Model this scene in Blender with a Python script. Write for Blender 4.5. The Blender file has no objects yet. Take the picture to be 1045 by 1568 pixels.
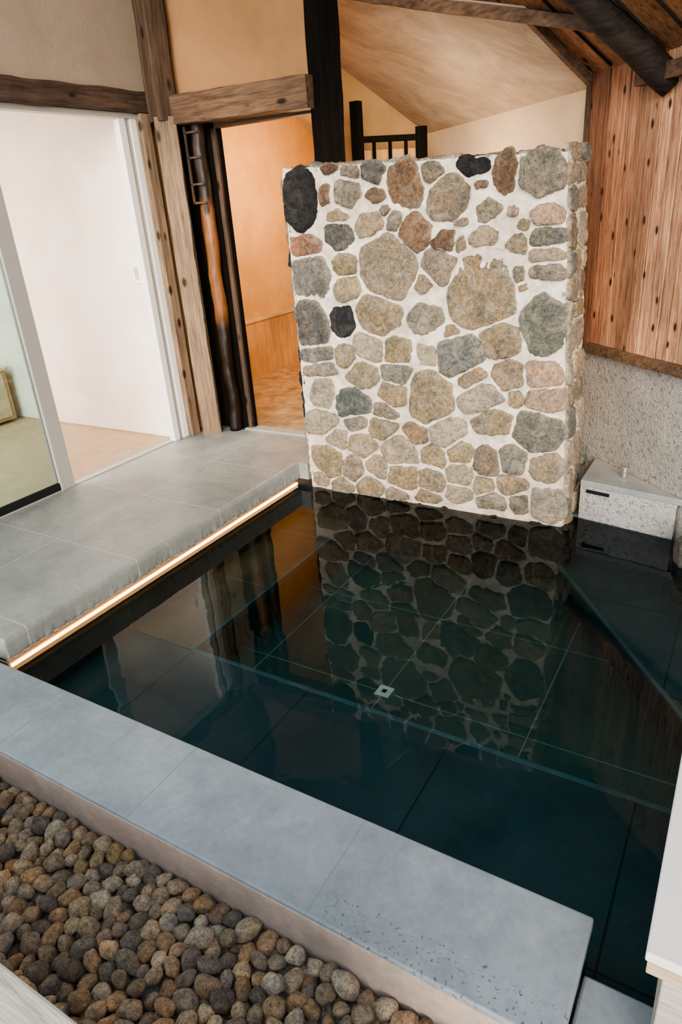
import bpy, bmesh, math, random
from mathutils import Vector, noise
random.seed(7)
sc=bpy.context.scene
# ---------------------------------------------------------------- helpers
def new_obj(name, verts, faces, mat=None, parent=None, smooth=False, cols=None, matidx=None, mats=None):
    me=bpy.data.meshes.new(name); me.from_pydata([tuple(v) for v in verts],[],faces); me.update()
    ob=bpy.data.objects.new(name,me); sc.collection.objects.link(ob)
    for m in (mats or ([mat] if mat else [])): me.materials.append(m)
    if matidx: me.polygons.foreach_set('material_index',matidx)
    if smooth: me.polygons.foreach_set('use_smooth',[True]*len(me.polygons))
    if cols:
        a=me.color_attributes.new('Col','FLOAT_COLOR','POINT')
        flat=[]
        for c in cols: flat+= [c[0],c[1],c[2],1.0]
        a.data.foreach_set('color',flat)
    if parent: ob.parent=parent
    return ob
def empty(name):
    e=bpy.data.objects.new(name,None); sc.collection.objects.link(e); return e
def bevel(ob,w,seg=2):
    m=ob.modifiers.new('b','BEVEL'); m.width=w; m.segments=seg; m.limit_method='ANGLE'; return ob
def box(name,a,b,mat,parent=None,bv=0):
    x0,y0,z0=a;x1,y1,z1=b
    v=[(x0,y0,z0),(x1,y0,z0),(x1,y1,z0),(x0,y1,z0),(x0,y0,z1),(x1,y0,z1),(x1,y1,z1),(x0,y1,z1)]
    f=[(0,3,2,1),(4,5,6,7),(0,1,5,4),(1,2,6,5),(2,3,7,6),(3,0,4,7)]
    o=new_obj(name,v,f,mat,parent)
    if bv: bevel(o,bv)
    return o
def prism(name,pts,z0,z1,mat,parent=None,bv=0):
    n=len(pts); g=(lambda x,y:z1) if not callable(z1) else z1
    h=(lambda x,y:z0) if not callable(z0) else z0
    v=[(p[0],p[1],h(*p)) for p in pts]+[(p[0],p[1],g(*p)) for p in pts]
    f=[tuple(range(n-1,-1,-1)),tuple(range(n,2*n))]+[(i,(i+1)%n,n+(i+1)%n,n+i) for i in range(n)]
    o=new_obj(name,v,f,mat,parent)
    if bv: bevel(o,bv)
    return o
def beam(name,p0,p1,w,h,mat,parent=None,seg=24,rough=0.0,round_=False,seed=0,up=(0,0,1),taper=0,colf=None):
    """hewn timber or log between two points"""
    p0=Vector(p0);p1=Vector(p1);d=(p1-p0);L=d.length;d.normalize()
    s=d.cross(Vector(up));
    if s.length<1e-3: s=Vector((1,0,0))
    s.normalize();t=s.cross(d)
    prof=[]
    if round_:
        for k in range(16):
            a=2*math.pi*k/16; prof.append((math.cos(a)*w/2,math.sin(a)*h/2))
    else:
        c=0.10
        for sx,sy in ((1,1),(-1,1),(-1,-1),(1,-1)):
            pts=[(sx*w/2,sy*h/2*(1-c)),(sx*w/2*(1-c*.3),sy*h/2*(1-c*.3)),(sx*w/2*(1-c),sy*h/2)]
            if sx*sy<0: pts=pts[::-1]
            prof+=pts
    n=len(prof);v=[];f=[]
    for i in range(seg+1):
        q=p0+d*(L*i/seg); sc_=1-taper*i/seg
        for (a,b) in prof:
            P=q+s*a*sc_+t*b*sc_
            if rough:
                nz=noise.noise_vector(P*5+Vector((seed,0,0)))*rough+noise.noise_vector(P*16+Vector((seed,3,0)))*rough*.4
                if abs(d.z)>.9: nz.z=0
                P=P+nz
            v.append(P)
    for i in range(seg):
        for k in range(n):
            f.append((i*n+k,i*n+(k+1)%n,(i+1)*n+(k+1)%n,(i+1)*n+k))
    f.append(tuple(range(n-1,-1,-1)));f.append(tuple(seg*n+k for k in range(n)))
    return new_obj(name,v,f,mat,parent,smooth=round_,cols=[colf(q) for q in v] if colf else None)
# ---------------------------------------------------------------- materials
class NT:
    def __init__(s,name):
        s.m=bpy.data.materials.new(name);s.m.use_nodes=True;s.t=s.m.node_tree;s.t.nodes.clear()
        s.out=s.n('ShaderNodeOutputMaterial');s.b=s.n('ShaderNodeBsdfPrincipled');s.l(s.b.outputs[0],s.out.inputs[0])
        s.tc=s.n('ShaderNodeTexCoord')
    def n(s,k,**kw):
        x=s.t.nodes.new(k)
        for a,b in kw.items(): setattr(x,a,b)
        return x
    def l(s,a,b): s.t.links.new(a,b)
    def mp(s,scale,rot=(0,0,0),loc=(0,0,0)):
        m=s.n('ShaderNodeMapping');m.inputs['Scale'].default_value=scale;m.inputs['Rotation'].default_value=rot;m.inputs['Location'].default_value=loc
        s.l(s.tc.outputs['Object'],m.inputs[0]);return m.outputs[0]
    def noise(s,vec,scale,detail=6,rough=.6,dist=0):
        x=s.n('ShaderNodeTexNoise');x.inputs['Scale'].default_value=scale;x.inputs['Detail'].default_value=detail;x.inputs['Roughness'].default_value=rough;x.inputs['Distortion'].default_value=dist
        s.l(vec,x.inputs['Vector']);return x.outputs[0]
    def ramp(s,fac,stops):
        r=s.n('ShaderNodeValToRGB');e=r.color_ramp.elements
        while len(e)<len(stops): e.new(.5)
        for i,(p,c) in enumerate(stops):
            e[i].position=p;e[i].color=(*c,1) if len(c)==3 else c
        s.l(fac,r.inputs[0]);return r.outputs[0]
    def mix(s,fac,a,b,mode='MIX'):
        x=s.n('ShaderNodeMix',data_type='RGBA',blend_type=mode)
        for i,v in ((0,fac),(6,a),(7,b)):
            if isinstance(v,bpy.types.NodeSocket): s.l(v,x.inputs[i])
            elif isinstance(v,(int,float)): x.inputs[i].default_value=v
            else: x.inputs[i].default_value=(*v,1)
        return x.outputs[2]
    def math(s,op,a,b=None,c=None):
        x=s.n('ShaderNodeMath',operation=op)
        for i,v in enumerate((a,b,c)):
            if v is None: continue
            if isinstance(v,bpy.types.NodeSocket): s.l(v,x.inputs[i])
            else: x.inputs[i].default_value=v
        return x.outputs[0]
    def bump(s,h,st=.3,dist=.01):
        x=s.n('ShaderNodeBump');x.inputs['Strength'].default_value=st;x.inputs['Distance'].default_value=dist
        s.l(h,x.inputs['Height']);s.l(x.outputs[0],s.b.inputs['Normal']);return x
    def base(s,c):
        if isinstance(c,bpy.types.NodeSocket): s.l(c,s.b.inputs['Base Color'])
        else: s.b.inputs['Base Color'].default_value=(*c,1)
    def rough(s,v):
        if isinstance(v,bpy.types.NodeSocket): s.l(v,s.b.inputs['Roughness'])
        else: s.b.inputs['Roughness'].default_value=v
V3=lambda c,k:tuple(min(1,x*k) for x in c)
def plaster(name,c,c2,bs=.15,scale=3,use_col=False,fine=60,brush=0):
    t=NT(name);v=t.mp((1,1,1));n=t.noise(v,scale,8,.6,.4);n2=t.noise(v,fine,4,.6)
    col=t.ramp(n,[(.35,c2),(.65,c)])
    if brush:
        v2=t.mp((1,2.6,1),(0,0,.9));nb=t.noise(v2,2.2,9,.75,1.6)
        col=t.mix(brush,col,t.ramp(nb,[(.35,(.72,.70,.68)),(.62,(1.15,1.15,1.15))]),'MULTIPLY')
    if use_col:
        a=t.n('ShaderNodeVertexColor',layer_name='Col');col=t.mix(1.0,col,a.outputs[0],'MULTIPLY')
    t.base(col);t.rough(.9);t.bump(t.math('ADD',n2,t.math('MULTIPLY',n,2)),bs,.006);return t.m
def speckled(name,c,c2,dark,bs=1.0,scale=60):
    t=NT(name);v=t.mp((1,1,1));n=t.noise(v,4,6,.6,.4);n2=t.noise(v,scale,4,.75);n3=t.noise(v,scale*2.5,2,.6)
    col=t.ramp(n,[(.35,c2),(.65,c)])
    col=t.mix(t.ramp(n2,[(.36,(1,1,1)),(.48,(0,0,0))]),col,dark)
    col=t.mix(t.ramp(n3,[(.58,(0,0,0)),(.68,(.7,.7,.7))]),col,V3(c,1.5))
    t.base(col);t.rough(.9);t.bump(t.math('ADD',n2,n3),bs,.008);return t.m
def wood(name,axis,dark,mid,light,rough=.7,gs=9,bs=.5,knots=True,rotz=0,use_col=False,ks=None,spec=.4):
    t=NT(name);sc_=[gs,gs,gs];sc_[axis]=gs*.07
    t0=t.mp((1,1,1),(0,0,rotz)) 
    m=t.n('ShaderNodeMapping');m.inputs['Scale'].default_value=sc_;t.l(t0,m.inputs[0]);v=m.outputs[0]
    n=t.noise(v,2.2,8,.65,1.2);n2=t.noise(v,9,5,.7,.3);n3=t.noise(t0,2.5,3,.5)
    c=t.ramp(n,[(.3,dark),(.48,mid),(.7,light)])
    c=t.mix(.45,c,t.ramp(n2,[(.35,V3(dark,.8)),(.6,light)]))
    c=t.mix(.5,c,t.ramp(n3,[(.3,(.45,.45,.45)),(.7,(1.3,1.3,1.3))]),'MULTIPLY')
    if use_col:
        a=t.n('ShaderNodeVertexColor',layer_name='Col');c=t.mix(1.0,c,a.outputs[0],'MULTIPLY')
    if knots:
        km=t.n('ShaderNodeMapping')
        if not ks: ks=[11,11,11];ks[axis]=5
        km.inputs['Scale'].default_value=ks;t.l(t0,km.inputs[0])
        vo=t.n('ShaderNodeTexVoronoi');vo.inputs['Scale'].default_value=1;t.l(km.outputs[0],vo.inputs['Vector'])
        k=t.ramp(vo.outputs['Distance'],[(.10,(0,0,0)),(.2,(1,1,1))])
        c=t.mix(k,V3(dark,.35),c)
    t.base(c);t.rough(rough);t.bump(t.math('ADD',n,n2),bs,.006);t.b.inputs['Specular IOR Level'].default_value=spec;return t.m
def slab(name,c,c2,seams=(),rough=.55,grout=None,gw=.0035,scale=2.5,bs=.12,spec=.5,pits=False):
    """honed stone with joint lines: seams=list of (axis,origin,pitch)"""
    t=NT(name);v=t.mp((1,1,1));n=t.noise(v,scale,7,.6,.6);n2=t.noise(v,45,5,.7);n3=t.noise(v,160,2,.5)
    col=t.ramp(n,[(.3,c2),(.68,c)])
    col=t.mix(.5,col,t.ramp(n2,[(.3,(.75,.75,.75)),(.7,(1.15,1.15,1.15))]),'MULTIPLY')
    n4=t.noise(v,7,8,.65,.8);col=t.mix(.6,col,t.ramp(n4,[(.35,(.8,.8,.8)),(.65,(1.12,1.12,1.12))]),'MULTIPLY')
    h=t.math('ADD',t.math('MULTIPLY',n2,.6),t.math('MULTIPLY',n3,.4))
    sp=t.n('ShaderNodeSeparateXYZ');t.l(t.tc.outputs['Object'],sp.inputs[0])
    if pits:
        p5=t.noise(v,100,3,.6);pm=t.ramp(p5,[(.36,(1,1,1)),(.40,(0,0,0))])
        ys=t.math('ADD',sp.outputs[1],t.math('MULTIPLY',n4,.12))
        area=t.math('MULTIPLY',t.math('GREATER_THAN',sp.outputs[0],-.66),t.math('LESS_THAN',ys,.940))
        col=t.mix(t.math('MULTIPLY',pm,area),col,V3(c2,.5))
    if seams:
        msk=None
        for ax,o,p in seams:
            f=t.math('PINGPONG',t.math('SUBTRACT',sp.outputs[ax],o),p/2)
            m=t.math('LESS_THAN',f,gw/2);msk=m if msk is None else t.math('MAXIMUM',msk,m)
        col=t.mix(msk,col,grout or V3(c,1.5))
    t.base(col);t.rough(t.math('MULTIPLY_ADD',n,.25,rough-.12));t.bump(h,bs,.004);t.b.inputs['Specular IOR Level'].default_value=spec;return t.m
def plain(name,c,rough=.5,metal=0,emit=0):
    t=NT(name);t.base(c);t.rough(rough);t.b.inputs['Metallic'].default_value=metal
    v=t.mp((1,1,1));n=t.noise(v,30,3);t.bump(n,.03,.002)
    if emit: t.b.inputs['Emission Color'].default_value=(*c,1);t.b.inputs['Emission Strength'].default_value=emit
    return t.m
def attr_stone(name,scale=60,lo=.45,hi=1.5,bs=.7,rough=.9,bd=.006,big=.2,lime=0):
    t=NT(name);a=t.n('ShaderNodeVertexColor',layer_name='Col').outputs[0];v=t.mp((1,1,1))
    n=t.noise(v,scale,8,.8);n2=t.noise(v,scale*big,6,.7,.6);n3=t.noise(v,scale*3.2,3,.7)
    c=t.mix(1,a,t.ramp(n,[(.36,(lo,lo,lo)),(.62,(hi,hi,hi*.97))]),'MULTIPLY')
    c=t.mix(.9,c,t.ramp(n2,[(.33,(.58,.63,.70)),(.5,(1,1,1)),(.66,(1.4,1.22,1.02))]),'MULTIPLY')
    if lime:
        lm=t.ramp(t.noise(v,13,9,.75,.8),[(.5,(0,0,0)),(.62,(1,1,1))])
        bw=t.n('ShaderNodeRGBToBW');t.l(a,bw.inputs[0])
        c=t.mix(t.math('MULTIPLY',t.math('MULTIPLY',lm,lime),t.math('MINIMUM',t.math('MULTIPLY',bw.outputs[0],4),1)),c,(.66,.57,.46))
    h=t.math('ADD',n,t.math('MULTIPLY',n3,.6))
    pr=t.ramp(n3,[(.36,(.3,.28,.25)),(.46,(1,1,1))]);c=t.mix(.75,c,pr,'MULTIPLY')
    t.base(c);t.rough(rough);t.bump(h,bs,bd);t.b.inputs['Specular IOR Level'].default_value=.3;return t.m
M={}
M['cream']=plaster('plaster_cream',(.72,.57,.39),(.62,.47,.31),.25)
M['ochre']=plaster('plaster_ochre',(.62,.40,.19),(.52,.31,.13),.25)
M['ceil']=plaster('plaster_ceiling',(.58,.47,.36),(.42,.33,.24),.3,1.6,brush=.9)
M['gable']=plaster('plaster_gable',(.40,.215,.095),(.27,.145,.062),.25,1.5)
M['greyplaster']=plaster('plaster_warm_grey',(.34,.26,.19),(.275,.21,.15),.2)
M['white']=plaster('plaster_white',(.88,.78,.69),(.80,.68,.58),.12)
M['mortar']=plaster('lime_mortar',(.86,.80,.71),(.57,.47,.37),1.0,11,True,fine=45)
M['deck']=slab('deck_stone',(.35,.36,.335),(.225,.24,.228),[(1,1.76,.565),(0,-2.73,30)],.40,(.52,.52,.48),.004,2.2)
M['coping']=slab('coping_stone',(.315,.355,.385),(.22,.255,.285),[(0,-.685,.585)],.38,(.19,.22,.24),.003,1.8,pits=True)
M['copface']=slab('coping_edge',(.58,.47,.40),(.44,.35,.30),(),.8,None,.003,6,.4)
M['pool']=slab('pool_stone',(.036,.108,.094),(.017,.060,.056),[(0,-1.107,.6),(1,1.975,.6)],.5,(.18,.29,.26),.005,2,bs=.05)
M['poolbench']=slab('pool_bench_stone',(.058,.112,.122),(.028,.062,.072),[(0,-.68,.585),(1,1.67,.56)],.5,(.012,.025,.03),.006,1.6,bs=.05)
M['pool_highlight']=slab('pool_bench_edge_highlight',(.12,.21,.22),(.08,.15,.16),(),.5,None,.005,4,bs=.05)  # lighter bench tone: an edge highlight put into the colour
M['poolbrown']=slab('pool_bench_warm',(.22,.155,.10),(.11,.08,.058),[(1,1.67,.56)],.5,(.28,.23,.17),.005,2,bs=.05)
M['granite']=slab('bench_granite',(.40,.40,.385),(.30,.30,.29),(),.5,None,.003,3)
M['agg']=speckled('aggregate_wall',(.48,.43,.37),(.36,.33,.29),(.18,.165,.145),.9,50)
M['lightstone']=speckled('tuff_block',(.52,.49,.475),(.42,.395,.385),(.22,.21,.20),1.0,45)
M['innerfloor']=slab('washroom_floor',(.60,.43,.25),(.24,.15,.08),(),.6,None,.003,9)
M['tan']=slab('room_floor',(.48,.34,.21),(.42,.29,.18),(),.6,None,.003,2)
M['woodX']=wood('timber_x',0,(.040,.021,.012),(.11,.06,.034),(.23,.14,.08),gs=8)
M['woodY']=wood('timber_y',1,(.020,.013,.009),(.050,.031,.021),(.11,.072,.05),gs=8)
M['woodZ']=wood('timber_z',2,(.10,.058,.034),(.24,.15,.09),(.40,.28,.18),gs=8)
M['woodZd']=wood('timber_z_dark',2,(.03,.017,.010),(.075,.043,.026),(.15,.092,.056),gs=8)
M['darkZ']=wood('timber_dark',2,(.003,.002,.002),(.006,.005,.004),(.012,.009,.007),rough=.85,gs=8,knots=False,spec=.12)
M['gnarl']=wood('timber_gnarled',2,(.02,.009,.005),(.16,.055,.02),(.46,.19,.06),gs=3.2,rough=.4,knots=True,use_col=True,ks=[9,9,5])
M['clad']=wood('cedar_cladding',2,(.10,.036,.018),(.36,.17,.09),(.66,.42,.27),gs=14,use_col=True,ks=[17,17,8])
M['soffit']=wood('soffit_boards',0,(.09,.035,.015),(.26,.11,.045),(.42,.20,.09),gs=8,rotz=-.83)
M['log']=wood('log_dark',0,(.008,.006,.005),(.020,.014,.011),(.045,.033,.025),gs=8,knots=False,spec=.2)
M['grey_wood']=wood('weathered_wood',0,(.34,.29,.24),(.52,.46,.39),(.70,.64,.56),gs=9,knots=False)
M['pale_wood']=wood('pale_wood',0,(.45,.31,.19),(.58,.43,.28),(.68,.54,.38),gs=9,knots=False)
M['wains']=wood('wainscot_wood',2,(.40,.22,.09),(.55,.32,.14),(.66,.41,.20),gs=5,knots=False)
M['alu']=plain('aluminium',(.46,.44,.41),.45,.2)
M['whitepaint']=plain('white_paint',(.82,.82,.80),.5)
M['counter']=plain('white_counter',(.84,.80,.77),.45)
M['led']=plain('led_strip',(1.0,.55,.22),.5,0,7)
M['steel']=plain('steel',(.7,.68,.62),.3,.9)
M['black']=plain('black_slot',(.005,.005,.005),.9)
M['drain']=plain('drain_metal',(.85,.85,.66),.4,.1)
M['stone']=attr_stone('field_stone',55,.5,1.4,1.0,.95,.010,lime=.45)
M['pebble']=attr_stone('river_pebble',75,.5,1.4,.9,.9,.005)
def glass():
    t=NT('pane_glass');gl=t.n('ShaderNodeBsdfGlossy');gl.inputs['Roughness'].default_value=.02
    tr=t.n('ShaderNodeBsdfTransparent');tr.inputs[0].default_value=(.68,.82,.82,1)
    fr=t.n('ShaderNodeFresnel');fr.inputs[0].default_value=1.5;mx=t.n('ShaderNodeMixShader')
    t.l(fr.outputs[0],mx.inputs[0]);t.l(tr.outputs[0],mx.inputs[1]);t.l(gl.outputs[0],mx.inputs[2]);t.l(mx.outputs[0],t.out.inputs[0]);return t.m
def water():
    t=NT('pool_water');gl=t.n('ShaderNodeBsdfGlossy');gl.inputs['Roughness'].default_value=.012
    tr=t.n('ShaderNodeBsdfTransparent');tr.inputs[0].default_value=(.72,.95,.96,1)
    fr=t.n('ShaderNodeFresnel');fr.inputs[0].default_value=1.34;mx=t.n('ShaderNodeMixShader')
    v=t.mp((1,1,1));n=t.noise(v,6,2,.5,.3);bp=t.n('ShaderNodeBump');bp.inputs['Strength'].default_value=.10;bp.inputs['Distance'].default_value=.01
    t.l(n,bp.inputs['Height']);t.l(bp.outputs[0],gl.inputs['Normal']);t.l(bp.outputs[0],fr.inputs['Normal'])
    t.l(fr.outputs[0],mx.inputs[0]);t.l(tr.outputs[0],mx.inputs[1]);t.l(gl.outputs[0],mx.inputs[2]);t.l(mx.outputs[0],t.out.inputs[0]);return t.m
M['glass']=glass();M['water']=water()
# ---------------------------------------------------------------- C frame (diagonal right wall)
_n=math.hypot(.67,.74);NX,NY=.67/_n,.74/_n;D0=2.195/_n
def cp(n,c,z=None):
    p=(NX*n-NY*c,NY*n+NX*c)
    return p if z is None else (p[0],p[1],z)
def ceilz(x,y): return 1.92+.667*(D0-(NX*x+NY*y))
def prismC(name,n0,n1,c0,c1,z0,z1,mat,parent=None,bv=0):
    return prism(name,[cp(n0,c0),cp(n1,c0),cp(n1,c1),cp(n0,c1)],z0,z1,mat,parent,bv)
# ---------------------------------------------------------------- pool
pool=empty('sunken_pool')
FZ=-.36;BZ=-.18
prism('pool_floor',[(-2.3,.95),(1.4,.95),(1.4,1.6),(-.2,3.2),(-.6,3.35),(-2.3,3.35)],-.5,FZ,M['pool'],pool)
prism('bench_near',[(-2.215,1.06),(.8,1.06),(.8,1.675),(-2.215,1.675)],-.45,BZ,M['poolbench'],pool)
box('bench_near_highlight',(-1.86,1.664,BZ-.03),(.8,1.686,BZ+.001),M['pool_highlight'],pool,.003)  # added pale strip, painted highlight that makes the step edge read
prism('bench_left',[(-2.215,1.675),(-1.865,1.675),(-1.865,3.05),(-2.215,3.05)],-.45,BZ,M['poolbrown'],pool)
box('bench_left_highlight',(-1.874,1.68,BZ-.03),(-1.856,3.04,BZ+.001),M['pool_highlight'],pool,.003)  # painted highlight along the left bench edge
prism('bench_diagonal',[(-.68,3.05),(.45,1.5),(1.3,1.5),(1.3,1.9),(-.1,3.13),(-.66,3.2)],-.45,-.2,M['poolbench'],pool)
beam('bench_diagonal_highlight',(-.675,3.04,-.207),(.42,1.54,-.207),.018,.016,M['pool_highlight'],pool,2)  # added strip, highlight painted on the diagonal edge
box('basin_wall_near',(-2.3,1.03,-.5),(-.11,1.06,.0),M['poolbench'],pool)
box('basin_wall_left',(-2.3,1.03,-.5),(-2.2165,3.05,.0),M['poolbrown'],pool)
box('basin_wall_back',(-.70,3.197,-.4),(-.634,3.46,.01),M['poolbench'],pool)
box('drain_cover',(-1.14,1.945,FZ),(-1.075,2.01,FZ+.004),M['drain'],pool,.001)
box('drain_hole',(-1.118,1.968,FZ+.004),(-1.098,1.988,FZ+.0055),M['black'],pool)
wpts=[(-2.215,1.06),(-.115,1.06),(-.115,.985),(1.0,.985),(1.0,2.05),(-.165,3.10),(-.66,3.195),(-.66,3.05),(-2.215,3.05)]
new_obj('water_surface',[(x,y,0) for x,y in wpts],[tuple(range(len(wpts)))],M['water'],pool)
# coping
cop=empty('stone_coping')
def slab_edge(name,x0,x1,y0,y1,z0,z1,mat,parent):
    o=box(name,(x0,y0,z0),(x1,y1,z1),mat,parent);bevel(o,.006,3);return o
slab_edge('coping_top',-3.6,-.11,.795,1.09,-.015,.03,M['coping'],cop)
box('coping_riser',(-3.6,.80,-.16),(-.115,1.06,-.014),M['copface'],cop)
nose=box('coping_front_skin',(-3.6,.792,-.14),(-.12,.80,.020),M['copface'],cop)
slab_edge('step_slab',-.105,1.2,.3,.985,-.10,-.012,M['coping'],cop)
# ---------------------------------------------------------------- deck
deck=empty('stone_deck')
def rough_deck():
    v=[];f=[];N=360
    y0,y1=1.10,3.06
    prof=[(-.10,.14),(-.02,.14),(-.005,.1385),(.0,.134),(.001,.11),(.0,.085),(.0,.062),(-.001,.050),(-.008,.040),(-.022,.034),(-.1,.030)]
    for i in range(N+1):
        y=y0+(y1-y0)*i/N
        for k,(dx,z) in enumerate(prof):
            a=(0,0,.0006,.0008,.0008,.001,.003,.009,.012,0,0)[k]
            nn=.5*noise.noise(Vector((y*9,z*12,k*.1)))+.8*noise.noise(Vector((y*34,z*20,2)))+.5*noise.noise(Vector((y*90,z*20,2)))
            v.append((-2.2+dx+nn*a,y,z+(noise.noise(Vector((y*16,5,1)))*.005+noise.noise(Vector((y*45,5,1)))*.006 if k in(7,8) else 0)))
    n=len(prof)
    for i in range(N):
        for k in range(n-1): f.append((i*n+k,i*n+k+1,(i+1)*n+k+1,(i+1)*n+k))
    f.append(tuple(range(n-1,-1,-1)));f.append(tuple(N*n+k for k in range(n)))
    new_obj('deck_nosing',v,f,M['deck'],deck,True)
rough_deck()
box('deck_top',(-3.32,1.10,.04),(-2.299,3.47,.1398),M['deck'],deck)
box('deck_return',(-2.30,3.05,.04),(-2.14,3.47,.1398),M['deck'],deck)
box('deck_base',(-3.32,1.10,-.5),(-2.225,3.47,.04),M['poolbrown'],deck)
led=box('led_strip_light',(-2.2235,1.11,.004),(-2.2155,3.04,.015),M['led'])
# ---------------------------------------------------------------- stone wall
CAMZ=1.5
def ray(u,v):
    a=(u-522.5)/1038;b=-(v-784)/1038
    return (a*.8590-b*.1557-.4878, a*.5073+b*.3880+.7694, -a*.0694+b*.9083-.4123)
def survey(u,v,Y=3.05):      # photo survey point -> metres on the wall face
    r=ray(u,v);t=Y/r[1];return (r[0]*t,CAMZ+r[2]*t)
K=(.034,.034,.035);Dk=(.12,.118,.112);G=(.225,.215,.19);T=(.36,.275,.18);R=(.29,.165,.10);B=(.19,.12,.078);P=(.44,.365,.275);GT=(.27,.225,.17);PK=(.42,.30,.205);DG=(.115,.135,.13)
S=[(459,305,24,46,K),(497,298,8,14,B),(533,294,17,20,GT),(506,259,15,6,B),(537,265,15,9,GT),(571,263,17,14,Dk),(578,300,14,9,B),
(623,283,26,35,R),(661,264,15,14,GT),(687,307,29,31,GT),(725,253,24,13,K),(738,283,8,6,B),(776,262,17,29,B),(834,264,37,31,GT),
(749,322,16,16,GT),(787,323,7,9,PK),(518,331,16,8,T),(568,343,18,17,T),(521,364,18,19,Dk),(605,337,10,17,G),(592,322,7,8,GT),(636,356,21,27,R),
(683,369,17,15,B),(706,373,9,14,T),(740,364,20,14,PK),(708,340,8,6,GT),(468,378,25,17,R),(476,422,28,33,G),(528,407,17,18,T),(597,410,40,46,GT),
(672,407,26,25,GT),(740,446,50,60,T),(795,373,16,14,T),(838,362,33,15,G),(840,331,31,15,PK),(805,345,10,8,T),(838,390,28,12,P),(838,415,25,12,GT),(795,422,8,15,GT),
(532,440,18,19,T),(478,497,25,36,Dk),(525,491,18,19,K),(580,485,30,28,T),(652,487,25,19,GT),(650,434,13,12,T),(695,508,12,8,T),(833,498,32,44,G),(800,440,8,6,T),
(705,545,40,31,G),(765,520,29,23,T),(567,532,24,15,P),(607,537,20,19,T),(657,545,15,12,P),(530,545,17,12,T),(487,543,26,12,G),(492,566,28,11,GT),
(556,575,24,16,T),(608,572,21,14,G),(540,618,30,19,DG),(498,602,15,22,P),(660,612,37,32,T),(604,603,23,15,T),(722,578,24,12,T),(780,575,25,18,PK),(830,572,27,16,PK),
(738,608,42,18,P),(835,614,30,14,PK),(790,610,14,10,T),(497,645,22,15,P),(547,646,16,9,G),(590,630,18,10,GT),(588,655,20,13,T),(640,665,20,12,T),(684,662,30,19,P),
(755,645,32,15,T),(820,665,36,26,G),(517,672,18,12,P),(556,683,25,12,T),(613,692,29,20,P),(665,697,20,12,T),(704,692,20,13,T),(745,705,18,20,GT),(788,703,20,20,G),(834,716,24,18,P),
(508,706,20,20,T),(542,716,17,16,GT),(578,714,19,12,P),(618,729,25,17,T),(661,736,21,12,T),(707,728,22,13,P),(742,742,17,11,T),(785,742,24,12,T),(836,775,26,22,P),(797,772,15,12,GT),
(752,766,22,10,GT),(705,756,20,10,P),(566,744,20,12,T),(525,744,18,10,GT),(495,733,12,8,T),(655,760,18,8,T),(610,757,16,8,GT)]
def mottle(c,k=.1):
    f=1+random.uniform(-k,k);return (c[0]*f*(1+random.uniform(-.05,.05)),c[1]*f,c[2]*f*(1+random.uniform(-.06,.06)))
WV=[];WF=[];WC=[]
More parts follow.
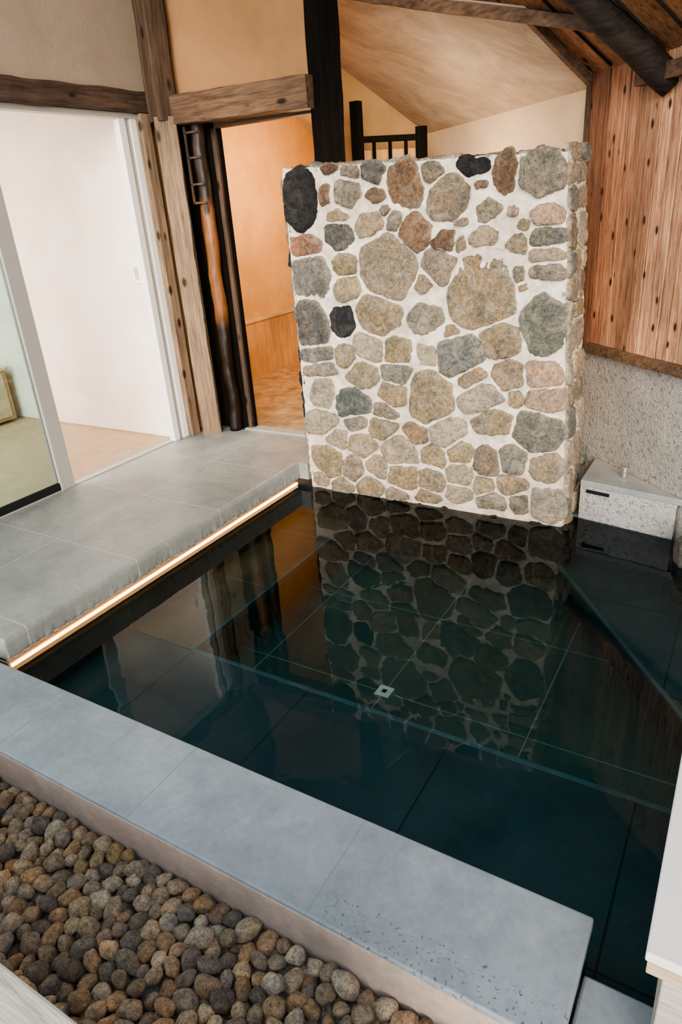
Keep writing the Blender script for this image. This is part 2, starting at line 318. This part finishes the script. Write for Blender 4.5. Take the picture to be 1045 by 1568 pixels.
def add_stones(sites,org,e1,e2,nrm,bounds,gap=.012,height=.018,cuts=True):
    """sites: (s,t,rs,rt,col) in metres on face"""
    org=Vector(org);e1=Vector(e1);e2=Vector(e2);nrm=Vector(nrm);NS=56
    def er(rs,rt,a): return rs*rt/math.hypot(rt*math.cos(a),rs*math.sin(a))
    for i,(s,t,rs,rt,c) in enumerate(sites):
        planes=[]
        for j,(s2,t2,rs2,rt2,_) in enumerate(sites):
            if j==i: continue
            dx,dy=s2-s,t2-t;d=math.hypot(dx,dy)
            if d>(rs+rt+rs2+rt2)*1.1: continue
            a=math.atan2(dy,dx);ra=er(rs,rt,a);rb=er(rs2,rt2,a)
            planes.append((dx/d,dy/d,d*ra/(ra+rb)-gap*.5))
        if cuts:   # broken, angular outline
            a=random.uniform(0,6.28);m=random.choice([4,5,5,6,7])
            for k in range(m):
                aa=a+2*math.pi*(k+random.uniform(-.3,.3))/m
                q=math.hypot(rs*math.cos(aa),rt*math.sin(aa))*random.uniform(.86,1.07)
                planes.append((math.cos(aa),math.sin(aa),q))
        rad=[]
        for k in range(NS):
            a=2*math.pi*k/NS;ca,sa=math.cos(a),math.sin(a)
            q=(abs(ca/rs)**5+abs(sa/rt)**5)**(-1/5)*1.15
            for nx,ny,lim in planes:
                cc=ca*nx+sa*ny
                if cc>1e-3: q=min(q,lim/cc)
            s0,s1,t0,t1=bounds(t)
            if ca>1e-3:q=min(q,(s1-s)/ca)
            if ca<-1e-3:q=min(q,(s0-s)/ca)
            if sa>1e-3:q=min(q,(t1-t)/sa)
            if sa<-1e-3:q=min(q,(t0-t)/sa)
            rad.append(max(q,.006))
        rad=[(rad[k-1]+2.6*rad[k]+rad[(k+1)%NS])/4.6 for k in range(NS)]
        rr=[]
        for k,r in enumerate(rad):
            x,y=math.cos(2*math.pi*k/NS)*r+s,math.sin(2*math.pi*k/NS)*r+t
            rr.append(r+.009*noise.noise(Vector((x*19,y*19,3)))+.005*noise.noise(Vector((x*60,y*60,7)))+.0035*noise.noise(Vector((x*130,y*130,7))))
        rad=rr
        hh=height*random.uniform(.5,1.6);tx,ty=random.uniform(-.1,.1),random.uniform(-.1,.1)
        b=len(WV);prof=[(1.03,-.014),(1.0,-.001),(.975,hh*.5),(.93,hh*.85),(.78,hh),(.55,hh*1.02),(.28,hh*1.02)]
        cc=mottle(c,.16)
        for (sf,h) in prof:
            for k in range(NS):
                a=2*math.pi*k/NS;x=math.cos(a)*rad[k]*sf;y=math.sin(a)*rad[k]*sf
                z=h+(x*tx+y*ty if h>0 else 0)
                p=org+e1*(s+x)+e2*(t+y)+nrm*z
                if h>hh*.3: p=p+nrm*(noise.noise(p*18)*.005+noise.noise(p*50)*.006)
                WV.append(p)
                e=.5 if sf>.99 else (.25 if sf>.95 else (.08 if sf>.9 else 0))
                WC.append(tuple(cc[m]*(1-e)+(.74,.66,.55)[m]*e for m in range(3)) if max(cc)>.13 else cc)
        WV.append(org+e1*s+e2*t+nrm*hh*1.02);WC.append(cc)
        n=len(prof)
        for r in range(n-1):
            for k in range(NS): WF.append((b+r*NS+k,b+r*NS+(k+1)%NS,b+(r+1)*NS+(k+1)%NS,b+(r+1)*NS+k))
        for k in range(NS): WF.append((b+(n-1)*NS+k,b+(n-1)*NS+(k+1)%NS,b+n*NS))
YF,YB,XL=3.05,3.37,-2.12
def XR(z): return -.668-.052*z
def ZT(x): return 1.675-.035*(x+2.12)
front=[]
for (u,v,hw,hh,c) in S:
    s,t=survey(u,v);sa=abs(survey(u+hw,v)[0]-survey(u-hw,v)[0])/2;ta=abs(survey(u,v-hh)[1]-survey(u,v+hh)[1])/2
    k=1.20 if v<520 else 1.36
    front.append((s,t,sa*k,ta*k,c))
z=-.055;row=0
while z>-.36:
    x=XL+.02+(.05 if row%2 else 0)
    while x<XR(0)-.03:
        w=random.uniform(.045,.10);front.append((x+w,z+random.uniform(-.018,.018),w*1.25,random.uniform(.05,.075),mottle(random.choice([(.065,.045,.036),(.09,.065,.05),(.04,.034,.03),(.05,.05,.045)]),.2)));x+=2*w+.004
    z-=.105;row+=1
add_stones(front,(0,YF,0),(1,0,0),(0,0,1),(0,-1,0),lambda t:(XL+.004,XR(t)+.004,-.37,1.675))
def rnd_face(w0,w1,cols,hm=.045,hx=.09):
    o=[];z=-.3
    while z<1.6:
        h=random.uniform(hm,hx);x=w0+.004
        while x<w1-.02:
            w=random.uniform(.05,.095)
            if x+2*w>w1-.05: w=(w1-x)/2-.002
            o.append((x+w,z+h,w*1.2,h*1.2,random.choice(cols)));x+=2*w+.004
        z+=2*h+.004
    return o
cl=[GT,G,T,P,GT,G,P,GT]
add_stones(rnd_face(0,YB-YF,[P,GT,P,T,P,G],.04,.075),(-.668,YF,0),(0,1,0),(-.052,0,1),(1,0,0),lambda t:(.006,YB-YF-.004,-.37,1.63),height=.014)
add_stones(rnd_face(0,YB-YF,[GT,G,T,K,B]),(XL,YF,0),(0,1,0),(0,0,1),(-1,0,0),lambda t:(.004,YB-YF-.004,.0,1.665))
add_stones([(s+0,t,a,b,c) for (s,t,a,b,c) in rnd_face(-2.1,-.75,cl) if t>.1],(0,YB,0),(1,0,0),(0,0,1),(0,1,0),lambda t:(XL+.004,XR(t)-.004,.0,1.6))
top=[];x=XL+.01
while x<-.80:
    w=random.uniform(.05,.11)
    for yy in (.08,.235): top.append((x+w,yy,w*.97,.075,random.choice(cl)))
    x+=2*w+.005
add_stones(top,(0,YF,1.675-.035*2.12-.003),(1,0,-.035),(0,1,0),(0,0,1),lambda t:(XL+.004,-.765,.004,YB-YF-.004),height=.014)
nst=len(WF)
def mgrid(f,nu,nv):
    b=len(WV)
    for i in range(nu+1):
        for j in range(nv+1):
            p=Vector(f(i/nu,j/nv));q=p+noise.noise_vector(p*12)*.004+noise.noise_vector(p*35)*.005
            WV.append(q)
            w=max(0,min(1,(p.z+.012+.01*noise.noise(p*20))/.02))         # dry above / wet, algae-stained below water line
            st=max(0,1-max(0,p.z)/.7)*(.5+.5*noise.noise(p*7))
            dry=(1-.12*st,1-.20*st,1-.30*st);wet=(.36,.35,.28)
            WC.append(tuple(dry[m]*w+wet[m]*(1-w) for m in range(3)))
    for i in range(nu):
        for j in range(nv):
            a=b+i*(nv+1)+j;WF.append((a,a+nv+1,a+nv+2,a+1))
def PF(i,j,Y):
    z=-.4+(1.64+.4)*j
    x=XL+(XR(z)-XL)*i;z=-.4+(ZT(x)+.4)*j
    return (x,Y,z)
mgrid(lambda i,j:PF(i,j,YF),200,260)
mgrid(lambda i,j:PF(1-i,j,YB),70,80)
mgrid(lambda i,j:(PF(1,j,0)[0],YF+(YB-YF)*i,PF(1,j,0)[2]),40,260)
mgrid(lambda i,j:(PF(0,j,0)[0],YB+(YF-YB)*i,PF(0,j,0)[2]),40,160)
mgrid(lambda i,j:(PF(i,1,0)[0],YF+(YB-YF)*j,PF(i,1,0)[2]),200,40)
new_obj('stone_wall',WV,WF,smooth=True,cols=WC,mats=[M['stone'],M['mortar']],matidx=[0]*nst+[1]*(len(WF)-nst))
# ---------------------------------------------------------------- right diagonal wall
wr=empty('wall_right')
prismC('aggregate_base',D0,D0+.2,-.6,6.0,-.5,.76,M['agg'],wr)
prismC('plaster_upper',D0+.02,D0+.2,-.6,6.0,.76,2.1,M['cream'],wr)
v=[];f=[];cs=[];c=-.5
while c<3.11:
    w=random.uniform(.055,.08);c1=min(c+w,3.112);pr=random.uniform(0,.008)
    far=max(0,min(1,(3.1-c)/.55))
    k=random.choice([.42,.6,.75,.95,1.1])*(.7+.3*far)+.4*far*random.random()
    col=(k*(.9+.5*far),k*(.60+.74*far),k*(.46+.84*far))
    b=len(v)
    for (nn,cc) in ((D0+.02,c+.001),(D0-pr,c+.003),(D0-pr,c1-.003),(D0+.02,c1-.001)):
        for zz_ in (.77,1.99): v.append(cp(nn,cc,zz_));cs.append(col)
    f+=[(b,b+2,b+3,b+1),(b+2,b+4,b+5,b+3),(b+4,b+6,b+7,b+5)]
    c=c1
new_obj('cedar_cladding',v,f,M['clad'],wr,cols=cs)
prismC('cladding_end_post',D0-.012,D0+.03,3.105,3.13,.76,1.95,M['woodZd'],wr)
beam('cladding_sill',cp(D0-.01,-.5,.755),cp(D0-.01,3.12,.755),.05,.045,M['woodX'],wr,60,.003)
# granite ledge
gl=empty('granite_ledge')
LP=[(-.632,3.195),(-.165,3.105),(-.175,3.115),(-.632,3.535)]
prism('ledge_top',LP,.17,.20,M['granite'],gl,.004)
LP2=[(-.632,3.20),(-.19,3.115),(-.21,3.14),(-.632,3.53)]
prism('ledge_body',LP2,-.008,.172,M['lightstone'],gl,.004)
prism('ledge_foot',LP2,-.4,-.008,M['poolbench'],gl)
prism('water_slot',[(-.60,3.186),(-.49,3.165),(-.49,3.18),(-.60,3.20)],.14,.155,M['black'],gl)
def cyl(name,p0,p1,r,mat,parent,seg=6): return beam(name,p0,p1,2*r,2*r,mat,parent,seg,0,True)
cyl('tap_stem',(-.45,3.29,.20),(-.45,3.29,.245),.012,M['steel'],gl);cyl('tap_cap',(-.45,3.29,.245),(-.45,3.29,.255),.016,M['steel'],gl)
def rock(name,c,r,mat,col,seed,parent=None):
    bm=bmesh.new();bmesh.ops.create_icosphere(bm,subdivisions=4,radius=1)
    vs=[]
    for q in bm.verts:
        p=q.co.copy();k=1+.28*noise.noise(p*1.4+Vector((seed,0,0)))+.10*noise.noise(p*4+Vector((seed,1,0)))
        vs.append((c[0]+p.x*k*r[0],c[1]+p.y*k*r[1],c[2]+p.z*k*r[2]))
    fs=[[w.index for w in g.verts] for g in bm.faces];bm.free()
    return new_obj(name,vs,fs,mat,parent,True,cols=[col]*len(vs))
rock('boulder',(-.10,2.93,-.03),(.075,.085,.18),M['stone'],(.20,.17,.14),3)
rock('spout_rock',(-.735,3.54,.20),(.055,.06,.08),M['stone'],(.2,.19,.17),9)
# ---------------------------------------------------------------- ceiling
th=.05
ce=empty('ceiling')
prism('plaster_ceiling',[cp(D0+.05,3.11),(-1.06,3.42),(-1.79,3.64),(-2.02,3.46),(-3.95,3.46),(-3.95,6.2),cp(D0+.05,6.6)],ceilz,lambda x,y:ceilz(x,y)+th,M['ceil'],ce)
prism('soffit',[(-1.06,3.42),cp(D0+.05,3.11),cp(D0+.05,.6),cp(-.7,.6),(-3.35,3.46),(-2.02,3.46),(-1.79,3.64)],lambda x,y:ceilz(x,y)+.035,lambda x,y:ceilz(x,y)+.08,M['soffit'],ce)
e=lambda x,y,dz=0:(x,y,ceilz(x,y)+dz)
beam('purlin',e(-2.3,3.79,-.0),e(-.70,3.315,-.0),.05,.05,M['woodX'],ce,30,.004)
beam('rake_board',cp(D0,3.115,1.925),(-1.06,3.42,2.18),.03,.035,M['woodX'],ce,10,.002)
beam('rafter_log',(-.44,3.385,1.84),(-1.25,2.97,2.60),.11,.11,M['log'],ce,30,.008,True)
beam('rafter_log_b',(-.05,3.0,1.95),(-.9,2.1,2.9),.12,.12,M['log'],ce,30,.008,True)
beam('purlin_log',(-.35,3.22,2.05),(-.95,3.36,2.28),.05,.05,M['woodX'],ce,20,.004)
beam('wall_plate',cp(D0-.03,-.4,1.885),cp(D0-.03,2.75,1.885),.05,.06,M['woodX'],ce,40,.004)
for k in range(7):   # board joints of the soffit
    c0=2.95-.16*k
    a_,b_=cp(D0-.02,c0),cp(.3,c0)
    beam('soffit_joint',(a_[0],a_[1],ceilz(*a_)+.03),(b_[0],b_[1],ceilz(*b_)+.03),.008,.012,M['log'],ce,2)
# ---------------------------------------------------------------- left glazed wall and timber frame
tf=empty('timber_frame')
beam('glazing_lintel',(-3.25,.2,2.10),(-3.25,3.42,2.10),.12,.11,M['woodY'],tf,60,.006)
beam('corner_post',(-3.13,3.36,.1405),(-3.115,3.345,2.02),.12,.12,M['woodZ'],tf,50,.006)
beam('corner_post_upper',(-3.115,3.345,2.0),(-3.10,3.34,3.0),.125,.125,M['woodZd'],tf,30,.006)
beam('door_beam',(-3.08,3.40,2.05),(-2.13,3.40,2.03),.12,.145,M['woodX'],tf,40,.006,seed=4)
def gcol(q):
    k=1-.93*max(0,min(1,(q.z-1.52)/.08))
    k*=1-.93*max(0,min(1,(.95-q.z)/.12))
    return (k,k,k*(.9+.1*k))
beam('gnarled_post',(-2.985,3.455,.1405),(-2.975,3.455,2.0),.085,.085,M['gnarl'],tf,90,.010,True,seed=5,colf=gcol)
beam('dark_post',(-2.10,3.46,.1405),(-2.08,3.45,3.0),.13,.12,M['darkZ'],tf,60,.006)
dj=empty('door_1')
box('jamb_left',(-2.915,3.50,.14),(-2.885,3.56,2.0),M['woodZd'],dj,.002)
box('jamb_edge',(-2.885,3.52,.14),(-2.875,3.55,2.0),M['darkZ'],dj)
box('head',(-2.93,3.50,1.95),(-2.15,3.56,1.98),M['woodX'],dj,.002)
for k,zc in enumerate((1.93,1.80,1.66,1.56)):
    box('slat_rail',(-3.03,3.40,zc),(-2.935,3.412,zc+.012),M['woodZd'],dj,.001)
box('slat_stile',(-3.035,3.40,1.56),(-3.022,3.412,1.97),M['woodZd'],dj,.001)
box('side_panel',(-3.16,3.50,.14),(-2.915,3.575,2.0),M['darkZ'],dj)
box('threshold',(-2.93,3.472,.125),(-2.14,3.56,.15),M['granite'],dj,.003)
wl=empty('wall_left')
box('upper_plaster',(-3.34,.0,2.12),(-3.27,3.42,3.3),M['greyplaster'],wl)
box('room_divider',(-5.8,3.17,.1405),(-3.275,3.40,2.05),M['white'],wl)
box('room_divider_upper',(-5.8,3.17,2.05),(-3.31,3.40,2.30),M['white'],wl)
wb=empty('wall_back')
box('gable_plaster',(-3.6,3.44,2.10),(-2.14,3.50,3.1),M['gable'],wb)
box('gable_infill',(-3.85,3.41,.1405),(-3.16,3.57,2.2),M['ochre'],wb)
win=empty('window_1')
box('frame_white',(-3.27,3.10,.14),(-3.225,3.15,2.045),M['whitepaint'],win,.003)
box('frame_alu',(-3.275,3.151,.14),(-3.235,3.185,2.045),M['alu'],win,.002)
box('frame_white_b',(-3.27,3.186,.14),(-3.225,3.235,2.045),M['whitepaint'],win,.003)
box('frame_wood',(-3.28,3.236,.14),(-3.19,3.31,2.045),M['woodZ'],win,.003)
box('mullion',(-3.27,2.19,.14),(-3.23,2.28,2.045),M['alu'],win,.003)
box('track_head',(-3.28,.2,2.02),(-3.22,3.24,2.045),M['alu'],win)
box('track_sill',(-3.28,.9,.1398),(-3.235,3.10,.146),M['alu'],win)
box('bottom_rail',(-3.262,.3,.146),(-3.238,2.19,.185),M['black'],win)
box('pane',(-3.252,.3,.18),(-3.248,2.19,2.02),M['glass'],win)
room=empty('floor')
box('left_room_floor',(-5.8,-.5,-.1),(-3.285,3.17,.13),M['tan'],room)
box('divider_footing',(-5.8,3.17,-.1),(-3.32,3.46,.1405),M['tan'],room)
prism('washroom_floor',[(-3.95,3.472),(-2.14,3.472),(-2.14,3.38),(-.79,3.38),cp(D0,3.2),cp(D0,6.6),(-3.95,6.2)],-.1,.125,M['innerfloor'],room)
box('post_footing',(-2.135,3.385,.1),(-2.03,3.54,.1405),M['granite'],room)
prism('ground',[(-6,-3),(4,-3),(4,1.0),(-6,1.0)],-.6,-.13,M['agg'],room)
lr=empty('wall_side_room')
box('far_wall',(-5.8,-.5,.1),(-5.7,3.2,2.4),M['white'],lr)
box('room_ceiling',(-5.8,-.5,2.3),(-3.34,3.2,2.36),M['white'],lr)
sw=empty('light_switch')
box('plate',(-3.40,3.160,1.14),(-3.33,3.17,1.26),M['whitepaint'],sw,.003);box('rocker',(-3.38,3.155,1.165),(-3.35,3.162,1.235),M['alu'],sw,.002)
cb=empty('low_cabinet')
box('carcass',(-5.6,1.2,.15),(-4.9,3.1,.53),M['wains'],cb,.01);box('cabinet_top',(-5.62,1.18,.53),(-4.88,3.12,.555),M['pale_wood'],cb,.004);box('plinth',(-5.58,1.24,.13),(-4.94,3.06,.15),M['darkZ'],cb)
for k in range(3): box('door_panel',(-4.9,1.24+.62*k,.18),(-4.885,1.82+.62*k,.51),M['pale_wood'],cb,.004)
wi=empty('wall_washroom')
box('left_side',(-3.95,3.48,.1),(-3.85,6.2,3.4),M['ochre'],wi)
box('back_side',(-3.95,6.1,.1),(-2.7,6.2,3.4),M['ochre'],wi)
pb=cp(D0-.72,4.99)
prismC('cross_wall',D0-.72,D0+.05,4.99,5.05,.1,3.0,M['ochre'],wi)
box('partition',(pb[0]-.06,pb[1],.1),(pb[0],6.2,3.2),M['ochre'],wi)
box('wainscot_left',(-3.851,3.58,.12),(-3.83,6.1,.61),M['wains'],wi);box('wainscot_cap',(-3.85,3.58,.61),(-3.82,6.1,.63),M['pale_wood'],wi)
# black lattice frame
lf=empty('lattice_screen')
a0=(-2.36,4.25);a1=(-2.07,4.58)
beam('post_a',(*a0,.125),(*a0,2.07),.06,.06,M['darkZ'],lf);beam('post_b',(*a1,.125),(*a1,1.92),.06,.06,M['darkZ'],lf)
beam('rail_top',(*a0,1.86),(*a1,1.86),.035,.035,M['darkZ'],lf)
beam('rail_mid',(*a0,1.2),(*a1,1.2),.035,.035,M['darkZ'],lf)
for k in range(1,4):
    p=(a0[0]+(a1[0]-a0[0])*k/4,a0[1]+(a1[1]-a0[1])*k/4)
    beam('bar',(*p,1.2),(*p,1.85),.018,.018,M['darkZ'],lf)
prism('board_panel',[(a0[0]-.01,a0[1]+.02),(a1[0]-.01,a1[1]+.02),(a1[0]-.02,a1[1]+.03),(a0[0]-.02,a0[1]+.03)],.125,1.80,M['wains'],lf)
# ---------------------------------------------------------------- white counter, wooden curb
wc=empty('white_counter')
box('top',(.0,.79,.385),(.85,1.75,.405),M['counter'],wc,.003)
box('edge_trim',(.004,.785,.365),(.85,1.75,.386),M['pale_wood'],wc,.002)
box('body',(.03,.83,-.012),(.85,1.70,.366),M['grey_wood'],wc,.003)
box('weathered_plank',(-2.6,.20,-.13),(-.2,.315,.30),M['grey_wood'],None,.006)
# ---------------------------------------------------------------- pebbles
bm=bmesh.new();bmesh.ops.create_icosphere(bm,subdivisions=3,radius=1)
bv=[q.co.copy() for q in bm.verts];bf=[[w.index for w in g.verts] for g in bm.faces];bm.free()
PV=[];PFc=[];PC=[]
pcols=[(.31,.24,.17),(.38,.285,.19),(.27,.215,.165),(.43,.33,.23),(.34,.23,.14),(.19,.16,.13),(.45,.37,.28),(.30,.25,.20),(.37,.25,.155)]
def pebble(x,y,z,r):
    ax=[r*random.uniform(1.0,1.35),r*random.uniform(.82,1.0),r*random.uniform(.62,.9)]
    th_=random.uniform(0,math.pi);ti=random.uniform(-.7,.7);sd=Vector((random.uniform(0,99),random.uniform(0,99),0))
    c=mottle(random.choice(pcols),.15);b=len(PV);ct,st=math.cos(th_),math.sin(th_);c2,s2=math.cos(ti),math.sin(ti)
    for p in bv:
        k=1+.28*noise.noise(p*1.1+sd)+.06*noise.noise(p*3.5+sd)
        X,Y,Z=p.x*ax[0]*k,p.y*ax[1]*k,p.z*ax[2]*k
        X,Z=X*c2-Z*s2,X*s2+Z*c2
        PV.append((x+X*ct-Y*st,y+X*st+Y*ct,z+Z));PC.append(c)
    for g in bf: PFc.append([b+i for i in g])
pts=[]
sp=.047;j=0;y=.365
while y<.775:
    x=-2.35+(sp/2 if j%2 else 0)
    while x<.0:
        pts.append([x+random.uniform(-.013,.013),y+random.uniform(-.012,.012),random.uniform(.018,.030)]);x+=sp
    y+=sp*.86;j+=1
for it in range(25):
    for i,p in enumerate(pts):
        for q in pts[max(0,i-60):i]:
            dx,dy=p[0]-q[0],p[1]-q[1];d=math.hypot(dx,dy);m=(p[2]+q[2])*.93
            if 1e-6<d<m:
                k=(m-d)/d*.4;p[0]+=dx*k;p[1]+=dy*k;q[0]-=dx*k;q[1]-=dy*k
        p[1]=min(max(p[1],.365),.79-p[2])
for x,y,r in pts: pebble(x,y,-.100+random.uniform(-.010,.014),r)
for x,y,r in pts[::2]: pebble(x+.023,min(y+.012,.76),-.122,r)
new_obj('river_pebbles',PV,PFc,M['pebble'],None,True,cols=PC)
# ---------------------------------------------------------------- lights
w=bpy.data.worlds.new('World');sc.world=w;w.use_nodes=True
bg=w.node_tree.nodes['Background'];bg.inputs[0].default_value=(.76,.87,1.0,1);bg.inputs[1].default_value=1.15
def light(name,kind,loc,energy,col,size=.5,target=None,**kw):
    l=bpy.data.lights.new(name,kind);l.energy=energy;l.color=col
    if kind=='AREA': l.shape='RECTANGLE';l.size=size;l.size_y=kw.get('sy',size)
    elif kind=='SUN': l.angle=size
    else: l.shadow_soft_size=size
    o=bpy.data.objects.new(name,l);sc.collection.objects.link(o);o.location=loc
    if target: o.rotation_euler=(Vector(target)-Vector(loc)).to_track_quat('-Z','Y').to_euler()
    return o
light('soft_sun','SUN',(1.7,-3,2.6),4.2,(1,.90,.76),.6,(-1.2,3.0,.6))
light('washroom_lamp','POINT',(-3.1,4.9,1.75),42,(1,.69,.38),.12)
light('washroom_lamp_b','POINT',(-1.7,3.95,1.55),12,(1,.74,.50),.12)
light('side_room_fill','AREA',(-4.5,1.4,2.2),80,(1,.95,.9),1.2,(-4.4,1.6,0),sy=1.6)  # added unseen area light, brightens the room in place of daylight
# ---------------------------------------------------------------- camera
cam=bpy.data.cameras.new('camera');co=bpy.data.objects.new('camera',cam);sc.collection.objects.link(co)
cam.sensor_fit='HORIZONTAL';cam.sensor_width=24;cam.lens=24*1038/1045
from mathutils import Matrix
Rm=Matrix.Rotation(math.radians(32.37),3,'Z')@Matrix.Rotation(math.radians(90-24.35),3,'X')@Matrix.Rotation(math.radians(-4.37),3,'Z')
co.matrix_world=Matrix.Translation((0,0,CAMZ))@Rm.to_4x4()
cam.clip_start=.02
sc.camera=co
sc.view_settings.view_transform='AgX';sc.view_settings.look='AgX - Medium High Contrast';sc.view_settings.exposure=.35
